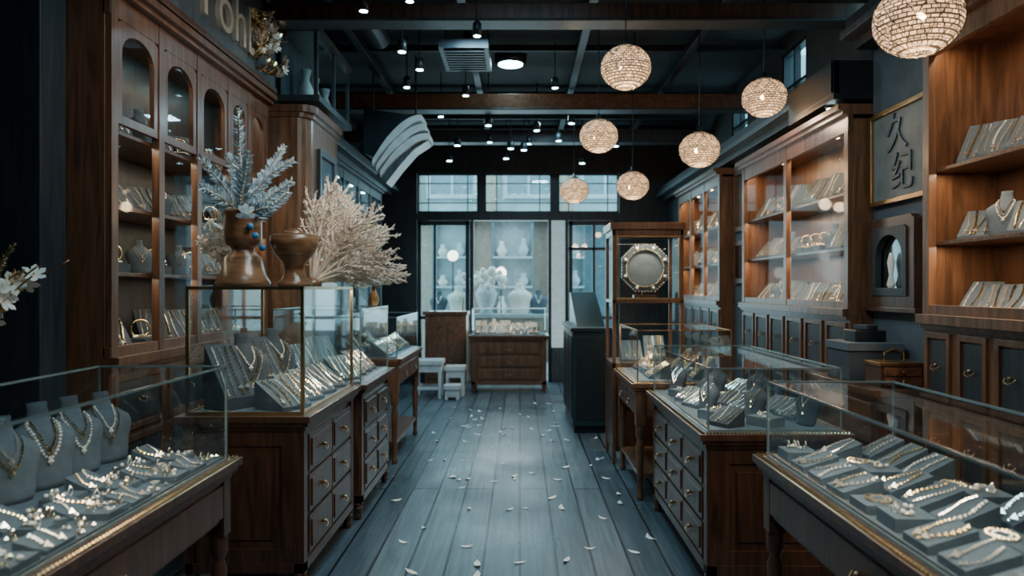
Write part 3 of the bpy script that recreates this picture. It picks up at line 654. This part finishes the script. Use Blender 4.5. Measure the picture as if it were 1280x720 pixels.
for k in range(48):
    a=2*math.pi*k/48; mb.octa((cx+.165*math.cos(a),6.295,cz+.165*math.sin(a)),.012,SILV if k%2 else GOLD); p,q=out[k]; mb.octa((p,6.297,q),.011,SILV)
    if k%6==0: mb.ball((cx+.188*math.cos(a+.39),6.292,cz+.188*math.sin(a+.39)),.016,PEARL,8,6)
mb.box(cx-.1,cx+.1,6.27,6.38,1.401,1.44,WALN); mb.box(cx-.02,cx+.02,6.34,6.36,1.44,1.66,WALN); mb.build('octagonal_table_mirror')
mb=MB(); shelf_fill(mb,FR(.83,6.2,'F'),.55,.36,.861,.28,VEL,br=.008); mb.build('necklace_bust_display')
# dark kiosk with slanted top
mb=MB(); KB=pmat('kiosk_teal',(.022,.050,.062),.3,.2)
mb.box(.54,.95,7.4,8.9,.08,1.05,KB); mb.box(.56,.93,7.45,8.85,0,.08,METB); mb.box(.52,.97,7.37,8.93,1.05,1.09,METB)
mb.prismx([(7.6,1.09),(8.7,1.09),(8.7,1.45),(8.6,1.45)],.60,.90,KB); 
for i in range(3): mb.box(.532,.54,7.46+i*.48,7.88+i*.48,.14,1.0,METB)
mb.box(.58,.91,7.392,7.4,.14,1.0,METB); mb.build('dark_service_kiosk',bevel=.006)
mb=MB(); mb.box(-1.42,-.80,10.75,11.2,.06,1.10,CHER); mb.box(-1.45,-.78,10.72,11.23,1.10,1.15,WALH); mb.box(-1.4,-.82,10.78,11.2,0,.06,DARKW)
for j in range(2): mb.box(-1.38+.3*j,-1.12+.3*j,10.735,10.75,.15,1.0,WALH)
mb.build('reception_counter',bevel=.005)
def stool(x,y,w,h):
    mb=MB(); mb.box(x,x+w,y,y+w,h-.06,h,WHITE); mb.box(x+.02,x+w-.02,y+.02,y+w-.02,h-.16,h-.06,WHITE)
    for a in (x+.015,x+w-.055):
        for b in (y+.015,y+w-.055): mb.box(a,a+.04,b,b+.04,0,h-.1,WHITE)
    mb.box(x+.02,x+w-.02,y+.03,y+.05,.12,.16,WHITE); mb.box(x+.02,x+w-.02,y+w-.05,y+w-.03,.12,.16,WHITE)
    mb.build('white_stool',bevel=.004)
stool(-1.45,9.7,.40,.52); stool(-1.02,9.6,.22,.2); stool(-1.04,9.9,.28,.42)
# ------------------------------------------------------------------ left upper sign, case, hood
e=empty('shop_sign',(-1.95,4.6,3.35)); mb=MB(); mb.box(-2.0,-1.93,3.6,5.68,3.03,3.75,GREYW); mb.box(-1.945,-1.915,3.6,5.68,3.03,3.07,WALN); mb.box(-1.945,-1.915,3.6,5.68,3.70,3.75,WALN); mb.build('sign_board',e,bevel=.004)
text('Pohh',(-1.915,4.78,3.30),(H,0,H),.46,LETT,e,'letters',.015)
fl_=MB()
def flower(mb,c,r,m,n=6,tilt=None):
    c=Vector(c); d=(tilt or Vector((U(-1,1),U(-1,1),U(-.2,1)))).normalized(); a=d.orthogonal().normalized(); b=d.cross(a)
    for k in range(n):
        t=2*math.pi*k/n+U(0,.3); u=a*math.cos(t)+b*math.sin(t); w=d.cross(u)
        mb.add([c,c+u*r*.35+w*r*.22+d*r*.1,c+u*r*.75+w*r*.26+d*r*.22,c+u*r+d*r*.3,c+u*r*.75-w*r*.26+d*r*.22,c+u*r*.35-w*r*.22+d*r*.1],[(0,1,2,3),(0,3,4,5)],m)
    mb.octa(c+d*r*.12,r*.14,GOLD)
def leafy(mb,path,leafl,mat,stem,n=26,both=True,w=.28,r=.004):
    P=[Vector(p) for p in path]; mb.tube(P,r,stem,5)
    m=len(P)-1
    for i in range(n):
        t=(i+.5)/n*m; k=min(int(t),m-1); p=P[k].lerp(P[k+1],t-k); d=(P[k+1]-P[k]).normalized()
        for s in (-1,1):
            side=(d.cross(Vector((0,1,0))).normalized()*s+Vector((0,U(-.5,.5),0))).normalized()
            l=leafl*(1-.6*(i/n))*U(.7,1.15); q=(side*.8+d*.7).normalized(); o=q.cross(d).normalized(); wv=q.cross(o)*l*w
            mb.add([p,p+q*l*.45+wv+o*l*.06,p+q*l,p+q*l*.45-wv+o*l*.06],[(0,1,2),(0,2,3)],mat)
for k in range(18):
    y=5.2+U(-.1,.46); z=3.08+U(0,.34); leafy(fl_,[(-1.90,y,z),(-1.86,y+U(-.1,.15),z+.1),(-1.84,y+U(-.15,.25),z+.18)],.06,STRAW if k%2 else GOLD,BRASS,12)
    flower(fl_,(-1.86,y+.05,z+.08),.045,PETAL if k%2 else GOLD,6,Vector((1,-.3,.2)))
fl_.build('floral_relief',e,recalc=False)
mb=MB(); a=(-2.0,-1.66,5.9,7.0,3.08,3.60); X0,X1,Y0,Y1,Z0,Z1=a
for x in (X0,X1-.03):
    for y in (Y0,(Y0+Y1)/2,Y1-.03): mb.box(x,x+.03,y,y+.03,Z0,Z1,GREYW)
mb.box(X0,X1+.02,Y0-.02,Y1+.02,Z1,Z1+.05,GREYW); mb.box(X0,X1+.02,Y0-.02,Y1+.02,Z0-.05+.0,Z0,GREYW); mb.quad([(X1-.01,Y0,Z0),(X1-.01,Y1,Z0),(X1-.01,Y1,Z1),(X1-.01,Y0,Z1)],WGLASS); mb.quad([(X0,Y0+.01,Z0),(X1,Y0+.01,Z0),(X1,Y0+.01,Z1),(X0,Y0+.01,Z1)],WGLASS)
mb.box(X0+.02,X0+.04,Y0,Y1,Z0,Z1,GREYW); 
for y in (6.15,6.4,6.75): mb.lathe(-1.83,y,[(.05,Z0),(.07,Z0+.1),(.03,Z0+.2),(.05,Z0+.28)],WHITE,12)
for y in (6.1,6.8): mb.box(-1.84,-1.83,y,y+.01,Z1+.05,3.95,METB)
mb.build('hanging_glass_case')
# curved white hood (wall unit)
mb=MB()
for k in range(3):
    pts=[];off=k*.105
    for i in range(17):
        t=i/16; pts.append((-1.50+.50*t+off*.32,2.80-off*.5+.46*(1-(1-t)**1.9)-off*.35*t))
    poly=pts+[(x+.022-.02*abs(2*i/16-1),z-.085+.025*abs(2*i/16-1)) for i,(x,z) in reversed(list(enumerate(pts)))]
    mb.prism(poly,7.30+.03*k,7.72,WHITE,False)
body=[(-1.48,2.66),(-1.28,2.92),(-1.1,3.08),(-.95,3.12),(-.95,3.02),(-1.1,2.92),(-1.25,2.75),(-1.38,2.58)]
mb.prism(body,7.42,7.74,GREYW)
mb.prism([(-1.62,2.9),(-1.50,2.85),(-1.3,3.1),(-1.0,3.27),(-1.62,3.36)],7.45,7.75,METB)
mb.tube([(-1.1,7.6,3.2),(-1.1,7.6,3.95)],.01,METB,6); mb.tube([(-1.55,7.6,3.3),(-1.55,7.6,3.95)],.01,METB,6)
mb.build('curved_white_hood')
mb=MB(); mb.M=Matrix.Translation((-1.678,5.95,0))@Matrix.Rotation(math.pi/2,4,'Z'); mb.ringframe([(0,1.95),(.5,1.95),(.5,2.65),(0,2.65)],[(.05,2.0),(.45,2.0),(.45,2.6),(.05,2.6)],-.03,0,GREYW); mb.box(.04,.46,-.01,0,1.99,2.61,WALLB); mb.box(.12,.38,-.014,-.01,2.1,2.5,INK); mb.M=Matrix(); mb.build('framed_picture')
mb=MB(); x,y,z=-1.3,6.4,1.257; mb.lathe(x,y,[(.08,z),(.085,z+.02),(.025,z+.05),(.05,z+.14),(.02,z+.22),(.015,z+.3)],BRASS,16); mb.lathe(x,y,[(.15,z+.27),(.145,z+.30),(.09,z+.44),(.07,z+.46)],CREAM,20); mb.build('table_lamp')
# ------------------------------------------------------------------ urns & plants
zt=1.509
mb=MB(); x,y=-1.46,3.80
mb.lathe(x,y,[(.135,zt),(.14,zt+.02),(.115,zt+.06),(.095,zt+.15),(.06,zt+.18),(.055,zt+.20),(.085,zt+.22),(.095,zt+.26),(.092,zt+.36),(.10,zt+.385),(.098,zt+.40),(.075,zt+.40),(.07,zt+.34)],URN,28); mb.build('turned_wooden_urn')
mb=MB(); x2,y2=-1.21,3.86
mb.lathe(x2,y2,[(.09,zt),(.095,zt+.015),(.065,zt+.04),(.05,zt+.08),(.055,zt+.12),(.10,zt+.17),(.125,zt+.22),(.127,zt+.27),(.112,zt+.275),(.10,zt+.23)],URN,28); mb.lathe(x2,y2,[(.03,zt+.2),(.055,zt+.29),(.02,zt+.31)],URN,12); mb.build('wooden_goblet_bowl')
mb=MB(); b=Vector((x,y,zt+.36))
def curve(b,d,l,bend,n=9):
    p=Vector(b); d=Vector(d).normalized(); o=[tuple(p)]
    for i in range(n): p=p+d*l/n; d=(d+Vector(bend)/n).normalized(); o.append(tuple(p))
    return o
for d,l,bn in (((-.05,0,1),.58,(.0,0,.2)),((.25,0,1),.42,(1.2,0,-.2)),((.7,0,.6),.32,(1.0,0,.6)),((.9,0,.25),.28,(.3,0,.8)),((-.5,0,1),.40,(-.6,0,.2)),((-.9,.1,.6),.30,(-.2,0,.4)),((.1,-.4,1),.36,(.3,0,0)),((-.2,.4,1),.42,(-.4,0,0)),((.5,-.3,.3),.22,(.2,0,-.6)),((.3,.2,.9),.45,(.3,0,0)),((-.3,-.3,.5),.25,(-.3,-.2,-.5))):
    c=curve(b,d,l,bn); leafy(mb,c,.075,ICE,SILV,34,w=.2)
    strand(mb,[tuple(Vector(q)+Vector((U(-.01,.01),-.012,0))) for q in c],.007,SILV,.02)
for k in range(9): 
    p=b+Vector((U(-.12,.12),U(-.1,.1),U(-.02,.14))); flower(mb,p,.055,ICE,7)
BB=pmat('blue_bead',(.04,.22,.5),.2)
for p in ((.07,-.09,-.05),(.13,-.08,-.16),(.10,-.1,-.1)): mb.ball(tuple(b+Vector(p)),.018,BB,10,6)
mb.build('ice_blue_floral_arrangement',recalc=False)
mb=MB(); b=Vector((-1.17,4.06,zt+.002)); mb.lathe(b.x,b.y,[(.05,zt),(.055,zt+.02),(.02,zt+.05)],URN,16)
def barbs(c,i0,n,ln,q_):
    for i in range(i0,len(c)):
        p=Vector(c[i]); dd=(Vector(c[i])-Vector(c[i-1])).normalized(); seg=(Vector(c[i])-Vector(c[i-1])).length
        for q in range(q_):
            v=(dd*1.0+Vector((U(-1,1),U(-.8,.8),U(-1,1)))*.8).normalized(); ll=U(.5,1)*ln; s0=p-dd*U(0,seg)
            w=v.cross(Vector((U(-.3,.3),1,U(-.3,.3)))).normalized()*.0042
            mb.add([s0-w*.5,s0+w*.5,s0+v*ll*.6+w,s0+v*ll,s0+v*ll*.6-w],[(0,1,2,3,4)],STRAW)
for k in range(22):
    a=math.radians(2+94*k/21+U(-3,3)); l=U(.40,.62)*(1 if a>.5 else .88); c=curve(b+Vector((0,0,.02)),(math.cos(a)*.9,U(-.22,.22),math.sin(a)),l,(.35,U(-.1,.1),-.1+.2*R()),12)
    mb.tube(c,[.011-.007*i/12 for i in range(13)],STRAW,6); barbs(c,3,12,.035,9)
    for j in (4,5,6,7,8,9,10):
        d=(Vector(c[j])-Vector(c[j-1])).normalized()
        for s in (-1,1):
            sd=d.cross(Vector((0,1,0)))*s
            c2=curve(c[j],d+sd*.75+Vector((0,U(-.3,.3),0)),U(.06,.12),d*.8,5); mb.tube(c2,[.006,.0055,.005,.0045,.004,.003],STRAW,5); barbs(c2,1,5,.026,5)
mb.build('dried_pampas_arrangement',recalc=False)
mb=MB(); b=Vector((-1.58,4.14,zt)); mb.lathe(b.x,b.y,[(.04,zt),(.05,zt+.03),(.045,zt+.12),(.025,zt+.16),(.03,zt+.18)],PEARL,16)
for k in range(16):
    c=curve(b+Vector((0,0,.15)),(U(-.9,.2),U(-.9,.0),U(.3,1.0)),U(.16,.33),(U(-.4,.2),0,-.5)); c=[(max(q[0],-1.87),q[1],q[2]) for q in c]; mb.tube(c,.003,BRASS,4)
    for i in range(3,10):
        for q in range(3): flower(mb,Vector(c[i])+Vector((U(-.03,.03),U(-.03,.03),U(-.03,.03))),U(.018,.036),PETAL,5)
mb.build('white_blossom_arrangement',recalc=False)
mb=MB(); b=Vector((-2.15,2.78,0)); mb.lathe(b.x,b.y,[(.12,0),(.15,.1),(.17,.5),(.12,.95),(.07,1.15),(.09,1.2)],URN,24)
for k in range(14):
    c=curve(b+Vector((0,0,1.15)),(U(-.1,.5),U(-.3,.2),1),U(.40,.62),(U(.3,1.2),U(-.2,.2),U(-.8,.1)),10); c=[(min(q[0],-1.8),q[1],q[2]) for q in c]; mb.tube(c,.004,BRASS,4); 
    if k%3: leafy(mb,c[4:],.045,GOLD,BRASS,30,w=.2)
    else:
        for i in (4,5,7,8): flower(mb,Vector(c[i])+Vector((U(-.02,.02),-.02,0)),.05,PETAL,6)
mb.build('orchid_floor_vase',recalc=False)
# ------------------------------------------------------------------ petals
mb=MB()
for k in range(85):
    y=3.4+6.0*R()**1.2; x=U(-.9,.45) if y>7.2 else U(-.9,.8); s=U(.020,.036); a=U(0,6.28); c,si=math.cos(a),math.sin(a); z=.002; bd=U(-.25,.25)
    def T(u,v,w): v=v+bd*u*u/s; return (x+u*c-v*si,y+u*si+v*c,z+w)
    l=s*U(1.2,1.9); mb.add([T(-l,0,.006),T(-l*.4,s*.55,.001),T(l*.4,s*.55,.002),T(l,0,.012),T(l*.4,-s*.5,.002),T(-l*.4,-s*.5,.001)],[(0,1,5),(1,2,4,5),(2,3,4)],PETAL)
mb.build('scattered_flower_petals',recalc=False)
# ------------------------------------------------------------------ world, daylight, camera
w=bpy.data.worlds.new('sky'); scene.world=w; w.use_nodes=True; bg=w.node_tree.nodes['Background']; bg.inputs[0].default_value=(.48,.82,.95,1); bg.inputs[1].default_value=3.6
alight('daylight_portal',(0,11.9,2.0),3.0,2.4,60,(.60,.90,1),(math.radians(-90),0,0))
cam=bpy.data.cameras.new('camera'); co=bpy.data.objects.new('camera',cam); scene.collection.objects.link(co)
co.location=(0,0,1.5); co.rotation_euler=(math.pi/2,0,0); cam.sensor_width=36; cam.lens=900/1280*36; cam.shift_x=-10/1280
cam.clip_start=.05; cam.dof.use_dof=True; cam.dof.focus_distance=3.9; cam.dof.aperture_fstop=1.8
scene.camera=co
